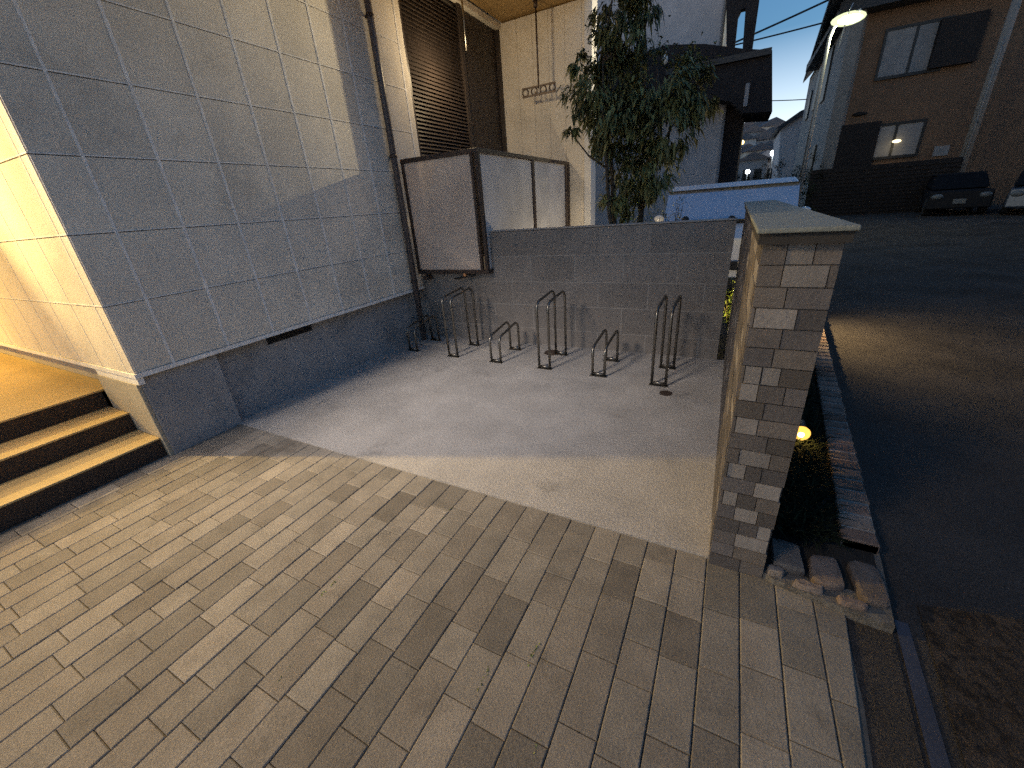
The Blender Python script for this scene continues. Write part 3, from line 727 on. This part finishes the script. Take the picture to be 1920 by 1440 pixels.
for s_ in (-1, 1):
    for yy in (.55, 2.8):
        w_ = MB(); w_.tube([(s_ * .72, yy, .30), (s_ * .865, yy, .30)], .30, 24); o = w_.build('wheel', m_rubber, car)
        r_ = MB(); r_.tube([(s_ * .86, yy, .30), (s_ * .872, yy, .30)], .19, 20); r_.build('rim', m_galv, o)

# =================================================================== NEIGHBOUR HOUSE
NY_ = 14.0
nb = empty('neighbour_house', (-2, NY_, 0), 0, 'dark grey neighbouring house with a black overhanging canopy behind the tree', 'house')
def LN(mb): return loc(mb, (2, -NY_, 0))
xl, xu = px(1352, 260, 'y', NY_).x, px(1353, 60, 'y', NY_ + .9).x
zc_ = px(1320, 200, 'y', NY_).z
a = MB(); a.box(-12, xl, NY_, 24, -.03, zc_); a.box(-12, xu, NY_ + .9, 24, zc_, 11); LN(a).build('wall', m_neigh, nb)
xs_ = px(1391, 250, 'y', NY_ + .1).x
a = MB(); a.box(xl, xs_, NY_ + .1, 24, -.03, zc_ - .05); LN(a).build('side_wall', m_dark, nb)
a = MB()
sl_ = [(1040, 168, 240), (1120, 132, 215), (1190, 103, 196), (1250, 84, 186), (1320, 82, 184), (1370, 88, 190), (1393, 91, 212), (1448, 94, 209)]
for (u0, t0, b0), (u1, t1, b1) in zip(sl_[:-1], sl_[1:]):
    A0, B0, A1, B1 = [px(u_, v_, 'y', NY_ - .7) for u_, v_ in ((u0, t0), (u0, b0), (u1, t1), (u1, b1))]
    D = Vector((0, 1.8, 0)); E_ = Vector((0, 1.8, .30))
    a.hexa([B0, B1, B1 + D, B0 + D, A0, A1, A1 + E_, A0 + E_])
LN(a).build('canopy', m_dark, nb)
a = MB(); A0, A1 = px(1100, 140, 'y', NY_ - .7), px(1448, 100, 'y', NY_ - .7)
a.box(px(1252, 92, 'y', NY_ - .7).x, px(1446, 100, 'y', NY_ - .7).x, NY_ - .80, NY_ - .70, px(1400, 112, 'y', NY_ - .7).z, px(1400, 100, 'y', NY_ - .7).z); LN(a).build('gutter', m_black, nb)
a = MB(); q0 = px(1397, 157, 'y', NY_ - .72); q1 = px(1393, 200, 'y', NY_ - .72); a.box(q1.x, q1.x + .09, NY_ - .74, NY_ - .705, q1.z, q0.z); LN(a).build('window', m_curtain, nb)
yb = NY_ + .6
def bp(u, v): q = px(u, v, 'y', yb); return (q.x, yb, q.z)
a = MB()
a.prism([bp(1362, -260), bp(1362, 96), bp(1377, 96), bp(1384, 30), bp(1390, 17), bp(1398, 15), bp(1392, 96), bp(1410, 98), bp(1424, 0), bp(1450, -260)], (0, .25, 0))
LN(a).build('balcony_frame', m_dark, nb)
a = MB(); q0 = px(1354, 60, 'y', NY_ + .85); a.tube([(q0.x, NY_ + .85, zc_ + .3), (q0.x, NY_ + .85, 11)], .045, 10); LN(a).build('downpipe', m_curtain, nb)
a = MB(); a.tube([(xl + .02, NY_ - .05, 0), (xl + .02, NY_ - .05, zc_ - .02)], .035, 10); LN(a).build('downpipe', m_curtain, nb)
q0 = px(1247, 112, 'y', NY_ - .85)
wl = empty('wall_lantern', q0, 0, 'small white lantern hanging from the dark neighbouring canopy', 'lantern')
a = MB(); a.ball((0, 0, 0), .08, sq=(.9, .9, 1.4)); a.build('globe', m_pale, wl); a = MB(); a.tube([(0, 0, .10), (0, 0, .18)], .016, 8); a.tube([(0, 0, .17), (0, .15, .18)], .016, 8); a.build('bracket', m_pale, wl)

# =================================================================== STREET LAMP
SL = Vector((1.80, 17.3, 0))
sl = empty('street_lamp', SL, 0, 'lit street lamp on a slim pole in front of the grey house', 'street lamp')
a = MB(); a.tube([(0, 0, -.1), (0, 0, 3.0), (0, 0, 5.3), (.06, 0, 5.5), (.2, 0, 5.62)], [.075, .06, .045, .04, .035], 12); a.build('pole', m_galv, sl)
a = MB(); a.hexa([(.12, -.12, 5.60), (.62, -.14, 5.72), (.62, .14, 5.72), (.12, .12, 5.60), (.14, -.08, 5.70), (.60, -.08, 5.80), (.60, .08, 5.80), (.14, .08, 5.70)]); a.build('head', m_galv, sl, bevel=.02)
a = MB(); a.ball((.36, 0, 5.64), .30, sq=(1.35, .6, .52)); a.build('lamp_halo', e_street_halo, sl)  # enlarged glowing shell imitates the lamp's bloom
a = MB(); a.ball((.38, -.17, 5.58), .21, sq=(1.3, .5, .44)); a.build('bulb', e_street, sl)
LP = SL + Vector((.48, -.10, 5.46))
lamp('street_light', LP, 2600, (1, .82, .50), .03, spot=15, aim=(-4.2, 3.65, 2.9), blend=1)
W1, W2 = Vector((-3.45, 3.45, 1.65)), Vector((-3.45, 1.98, 2.82)); dW = W2 - W1
c4 = [LP.lerp(q, .050) - SL for q in (W1 - dW * 1.6, W2 + dW * 3.2, W2 + dW * 3.2 + Vector((0, 2, -9)), W1 - dW * 1.6 + Vector((0, 2, -9)))]
a = MB(); a.prism(c4, (.006, .012, 0)); a.tube([c4[1].lerp(c4[2], .1), c4[1] + Vector((.1, .3, .25)), (.3, 0, 5.66)], .012, 8); a.build('added_beam_plate', m_galv, sl)  # added plate that cuts the beam to shape the lit area on the wall
lamp('street_light', SL + Vector((.33, 0, 5.30)), 45, (1, .97, .60), .12)

# =================================================================== HOUSES ON THE RIGHT
hb = empty('brown_house', (3.9, 28, 0), 0, 'brown tiled two storey house with dark eaves on the right side of the street', 'house')
def LB(mb): return loc(mb, (-3.9, -28, 0))
HY = 28
def hp(u, v): q = px(u, v, 'y', HY); return q
a = MB(); a.box(4.0, 22, HY, HY + 9, -.03, 8.6); LB(a).build('wall', m_brown, hb)
a = MB(); a.prism([(3.0, HY - 1.0, 8.2), (23, HY - 1.0, 8.2), (23, HY - 1.0, 8.6), (12.5, HY - 1, 12), (3.0, HY - 1.0, 8.6)], (0, 11, 0)); LB(a).build('roof', m_roof, hb)
def window(parent, LF, x0, x1, z0, z1, y, split=2, pane=m_curtain):
    f_ = MB(); f_.box(x0 - .1, x1 + .1, y - .06, y - .005, z1, z1 + .12); f_.box(x0 - .1, x1 + .1, y - .1, y - .005, z0 - .12, z0)
    f_.box(x0 - .1, x0, y - .06, y - .005, z0, z1); f_.box(x1, x1 + .1, y - .06, y - .005, z0, z1)
    for k in range(1, split): xm = x0 + (x1 - x0) * k / split; f_.box(xm - .05, xm + .05, y - .05, y - .005, z0, z1)
    o = LF(f_).build('window', m_black, parent); g_ = MB(); g_.box(x0, x1, y - .03, y - .008, z0, z1); LF(g_).build('pane', pane, o); return o
q0, q1 = hp(1665, 60), hp(1757, 128); window(hb, LB, q0.x, q1.x, q1.z, q0.z, HY)
q0, q1 = hp(1636, 240), hp(1715, 288); window(hb, LB, q0.x, q1.x, q1.z, q0.z, HY)
q0, q1 = hp(1762, 40), hp(1822, 118); a = MB(); a.box(q0.x, q1.x, HY - .35, HY - .002, q1.z, q0.z); LB(a).build('shutter_box', m_dark, hb)
q0, q1 = hp(1752, 275), hp(1775, 291); a = MB(); a.box(q0.x, q1.x, HY - .06, HY - .002, q1.z, q0.z); LB(a).build('vent_plate', m_curtain, hb)
q0, q1 = hp(1575, 238), hp(1626, 300); a = MB(); a.box(q0.x, q1.x + .1, HY - .5, HY - .003, 1.7, q0.z); LB(a).build('shutter_box', m_dark, hb)
q0 = hp(1612, 214); a = MB(); a.ball((q0.x, HY - .06, q0.z), .3, sq=(1, .3, .3)); LB(a).build('vent_hood', m_dark, hb)
q0 = hp(1680, 265); a = MB(); a.ball((q0.x, HY - .1, q0.z), .14, sq=(1.2, .4, .5)); LB(a).build('window_glow', emission('window glow', (1, .8, .45), .9), hb)  # glowing ball stands in for the bright spot in the window
lamp('window_glow_light', (q0.x - .1, HY - .55, q0.z - .25), 1.2, (1, .8, .45), .1)  # added point light for the glow on the pane
hg = empty('grey_house', (3.6, 29, 0), 0, 'grey sided house with steep dark eaves behind the lit street lamp', 'house')
def LG(mb): return loc(mb, (-3.6, -29, 0))
a = MB(); a.prism([(3.52, 27.2, -.03), (3.98, 27.2, -.03), (9, 43, -.03), (3.75, 43, -.03)], (0, 0, 8.7)); LG(a).build('wall', m_greyh, hg)
a = MB(); a.hexa([(2.45, 26.0, 8.5), (3.99, 26.0, 9.2), (3.99, 43.6, 9.2), (3.40, 43.6, 8.5), (2.45, 26.0, 8.7), (3.99, 26.0, 12.5), (3.99, 43.6, 11.0), (3.40, 43.6, 8.7)]); LG(a).build('roof', m_roof, hg)
for (y0, y1, z0, z1) in ((31.2, 32.6, 5.6, 8.0), (34.5, 36.2, 5.7, 7.9), (30.2, 31.4, 1.6, 3.4), (38.5, 40, 5.6, 7.2)):
    f_ = MB(); x_ = 3.52 + (y0 - 27.2) * .01456; f_.hexa([(x_ - .09, y0, z0), (x_ + .05, y0, z0), (x_ + .07, y1, z0), (x_ - .07, y1, z0), (x_ - .09, y0, z1), (x_ + .05, y0, z1), (x_ + .07, y1, z1), (x_ - .07, y1, z1)])
    o = LG(f_).build('window', m_black, hg)
h2 = empty('far_house', (3, 46, 0), 0, 'bluish grey house with a low dark roof beyond the street lamp', 'house')
def LH(mb): return loc(mb, (-3, -46, 0))
def h2p(u, v): q = px(u, v, 'y', 46); return (q.x, 46, q.z)
a = MB(); a.prism([(h2p(1464, 330)[0], 46, 0), (h2p(1464, 240)[0], 46, h2p(1464, 240)[2]), (h2p(1500, 216)[0], 46, h2p(1500, 216)[2]), (9, 46, 8), (9, 46, 0)], (0, 8, 0)); LH(a).build('wall', m_neigh, h2)
a = MB(); a.prism([h2p(1456, 240), h2p(1500, 209), (9, 46, 8.6), (9, 46, 8.2), h2p(1500, 219), h2p(1458, 245)], (0, 8.6, 0)); a.v = [(p_[0], p_[1] - .3, p_[2]) for p_ in a.v]; LH(a).build('roof', m_roof, h2)
# dark garden wall in front of the brown house
fw = MB(); fw.box(3.0, 8.2, 25.6, 25.8, -.03, 2.05)
for k in range(12): fw.box(2.98, 8.22, 25.57, 25.6, .1 + k * .16, .2 + k * .16)
tag(fw.build('garden_fence', m_dark), 'dark slatted garden fence in front of the brown house', 'fence')
# dark hedge behind the car
hd = tree('hedge', (1.1, 21, 0), [(x_, 0, z_, .5, 1) for x_ in (-.9, -.3, .3, .9, 1.4) for z_ in (.6, 1.3, 1.9)], 5200, .10, m_cover, 'dark hedge behind the white car at the end of the street', 'hedge', seed=9, stems=5, trunk_h=1.6, droop=.2)

# utility pole
up = empty('utility_pole', (8.35, 26, 0), 0, 'tall concrete utility pole in front of the brown house, foot lit amber', 'utility pole')
a = MB(); a.tube([(0, 0, -.1), (0, 0, 12)], [.17, .12], 14); a.build('pole', m_polec, up)
a = MB(); a.tube([(-.05, -.19, .3), (-.05, -.16, 6)], .03, 8); a.build('cable_guard', m_polec, up)
lamp('low_lamp', (7.85, 25.1, .7), 16, (1, .62, .28), .08)
gl2 = empty('path_lamp', (7.75, 25.35, 0), 0, 'low amber path lamp by the foot of the utility pole', 'garden lamp')
a = MB(); a.tube([(0, 0, 0), (0, 0, .42)], .03, 10); a.build('post', m_black, gl2); a = MB(); a.tube([(0, 0, .42), (0, 0, .5)], .04, 12); a.build('lens', e_amber, gl2)
# parked cars far right
m_fardark = mat('dark far car glass', (.010, .011, .014), .8, .1, 2, spec=.1)
m_farpaint = mat('black far car paint', (.012, .012, .014), .6, .1, 2, spec=.2)
def far_car(name, x, y, rz, paint, lab, hh=1.45):
    t = empty(name, (x, y, 0), rz, lab, 'car')
    b = MB(); b.hexa([(-.84, -2.1, .25), (.84, -2.1, .25), (.84, 2.1, .25), (-.84, 2.1, .25), (-.82, -2.05, .85), (.82, -2.05, .85), (.82, 2.1, .95), (-.82, 2.1, .95)])
    b.hexa([(-.72, -.45, hh - .06), (.72, -.45, hh - .06), (.72, 1.9, hh - .06), (-.72, 1.9, hh - .06), (-.66, -.35, hh), (.66, -.35, hh), (.66, 1.75, hh), (-.66, 1.75, hh)])
    b.build('body', paint, t, bevel=.12)
    g_ = MB(); g_.hexa([(-.80, -1.2, .90), (.80, -1.2, .90), (.80, 2.05, .95), (-.80, 2.05, .95), (-.70, -.48, hh - .06), (.70, -.48, hh - .06), (.70, 1.85, hh - .06), (-.70, 1.85, hh - .06)]); g_.build('glass', m_fardark, t, bevel=.08)
    for s_ in (-1, 1):
        h_ = MB(); h_.ball((s_ * .62, -2.06, .68), .14, sq=(1.2, .5, .7)); h_.build('headlight', m_plate, t)
        for yy in (-1.35, 1.35):
            w_ = MB(); w_.tube([(s_ * .66, yy, .31), (s_ * .86, yy, .31)], .31, 18); w_.build('wheel', m_rubber, t)
    p_ = MB(); p_.box(-.17, .17, -2.13, -2.10, .42, .58); p_.build('number_plate', m_plate, t)
    return t
far_car('parked_car', 7.75, 24.0, R(-12), m_farpaint, 'black parked car in front of the utility pole')
far_car('parked_car', 9.7, 22.6, R(-22), m_blue, 'blue grey parked car at the right edge of the street', 1.5)

ac = empty('street_house', (9, -8, 0), 0, 'dark house across the street, outside the right edge of the picture', 'house')
a = MB(); a.box(9.5, 18, -9, 19, -.03, 6.2); loc(a, (-9, 8, 0)).build('wall', m_brown, ac)
a = MB(); a.prism([(8.7, -9.6, 6.2), (18.8, -9.6, 6.2), (13.7, -9.6, 9.2)], (0, 29.2, 0)); loc(a, (-9, 8, 0)).build('roof', m_roof, ac)
# =================================================================== HILLSIDE TOWN
rr = random.Random(21)
spots = []
cols_ = [mat('far plaster a', (.42, .41, .40), .9), mat('far plaster b', (.30, .29, .29), .9), mat('far plaster c', (.50, .46, .40), .9)]
froof = [mat('far roof a', (.10, .10, .11), .8), mat('far roof b', (.16, .13, .12), .8)]
looks = ['pale', 'dim grey', 'cream', 'bluish']
data = [(1397, 262, 70, 0), (1412, 248, 92, 1), (1430, 262, 74, 1), (1447, 250, 84, 0), (1404, 238, 118, 1), (1424, 236, 112, 0), (1452, 236, 108, 2), (1466, 242, 90, 1), (1400, 284, 62, 1), (1424, 282, 60, 2),
        (1443, 276, 64, 0), (1412, 300, 56, 1), (1388, 246, 100, 2), (1440, 240, 122, 1), (1436, 300, 57, 0)]
hl_labels = ['pale hillside house low on the left beside the canopy', 'dim grey hillside house in the second row from the left', 'grey hillside house in the middle of the slope', 'pale hillside house right of centre on the slope',
 'small grey house on the left of the hill crest', 'pale house at the middle of the hill crest', 'cream house on the right of the hill crest', 'grey house beside the bluish far house', 'grey house low on the slope near the yellow lamp',
 'cream house low in the middle of the slope', 'pale house above the white distant lamp', 'lowest grey house just above the car roof', 'cream house at the far left edge of the town', 'farthest small grey house on the crest', 'lowest pale house beside the hedge']
for (u, v, y, m_), lb in zip(data, hl_labels):
    q = px(u, v, 'y', y); s_ = y / 100
    wv, hv = rr.uniform(2.6, 4.2) * (s_ * .9 + .3), rr.uniform(2.4, 3.6) * (s_ * .8 + .3)
    t = empty('hillside_house', (q.x, y, hz(q.x, y) - .5), R(rr.uniform(-25, 25)), lb, 'house', 'small houses on the hillside')
    top = q.z - (hz(q.x, y) - .5)
    top = max(top, 2.2)
    b = MB(); b.box(-wv / 2, wv / 2, 0, wv, 0, top); b.build('wall', cols_[m_], t)
    b = MB(); b.prism([(-wv / 2 - .3, -.3, top), (wv / 2 + .3, -.3, top), (0, -.3, top + wv * .28)], (0, wv + .6, 0)); b.build('roof', froof[m_ % 2], t)
    wn = MB(); wn.box(-wv * .3, -wv * .05, -.04, -.002, top * .55, top * .8); wn.box(wv * .1, wv * .35, -.04, -.002, top * .55, top * .8); wn.build('window', m_black, t)
for (u, v, y, mm, lb, rad) in ((1391, 267, 58, e_yel, 'distant yellow lamp beside the dark canopy', .22), (1450, 287, 56, e_white, 'distant bright white lamp above the hedge', .28), (1402, 322, 50, e_white, 'distant white lamp just above the car roof', .20), (1434, 293, 57, e_white, 'faint distant lamp left of the bright white one', .10)):
    q = px(u, v, 'y', y); t = empty('distant_lamp', (q.x, y, hz(q.x, y)), 0, lb, 'street lamp', 'distant street lamps')
    a = MB(); a.tube([(0, .25, 0), (0, .25, max(.3, q.z - hz(q.x, y)))], .05, 6); a.build('pole', m_galv, t)
    a = MB(); a.ball((0, 0, q.z - hz(q.x, y)), rad); a.build('globe', mm, t)
# cables
def cable(p0, p1, sag, r_, lab):
    m = MB(); p0 = Vector(p0); p1 = Vector(p1); pts = []
    for i in range(25):
        f_ = i / 24; p_ = p0.lerp(p1, f_); p_.z -= sag * 4 * f_ * (1 - f_); pts.append(p_)
    m.tube(pts, r_, 6); o = m.build('power_cable', m_cable); tag(o, lab, 'cable', 'overhead cables crossing the sky')
def cpt(u, v, y): return px(u, v, 'y', y)
def extend(a_, b_, k): return b_ + (b_ - a_) * k
for (A, B, y, r_, lb) in (((1380, 73), (1540, 0), 30, .045, 'upper thick overhead cable crossing the blue sky'), ((1380, 78), (1545, 36), 30, .035, 'middle overhead cable crossing the blue sky'), ((1440, 185), (1515, 182), 42, .03, 'thin low overhead cable above the hillside town')):
    a_, b_ = cpt(*A, y), cpt(*B, y); d = b_ - a_
    cable(a_ - d * 1.2, b_ + d * 1.2, .15, r_, lb)

# =================================================================== PORCH LIGHTS AND ADDED FILL
lamp('porch_light', (-7.2, -.35, 2.45), 125, (1, .63, .12), .05)
lamp('yard_light', (-4.45, -4.4, 6.2), 900, (1, .88, .78), 1.0, spot=28, aim=(-2.15, 2.4, 0), blend=1)
lamp('porch_spot', (-5.75, .19, 2.55), 195, (1, .70, .28), .05, spot=62, aim=(0, 1.5, 0), blend=.9)
lamp('yard_fill', (-4.45, -4.4, 6.2), 230, (1, .76, .50), .6)  # added warm fill for the foreground, pier and road
lamp('terrace_light', (-3.15, 4.95, 3.05), 9, (1, .76, .44), .08)
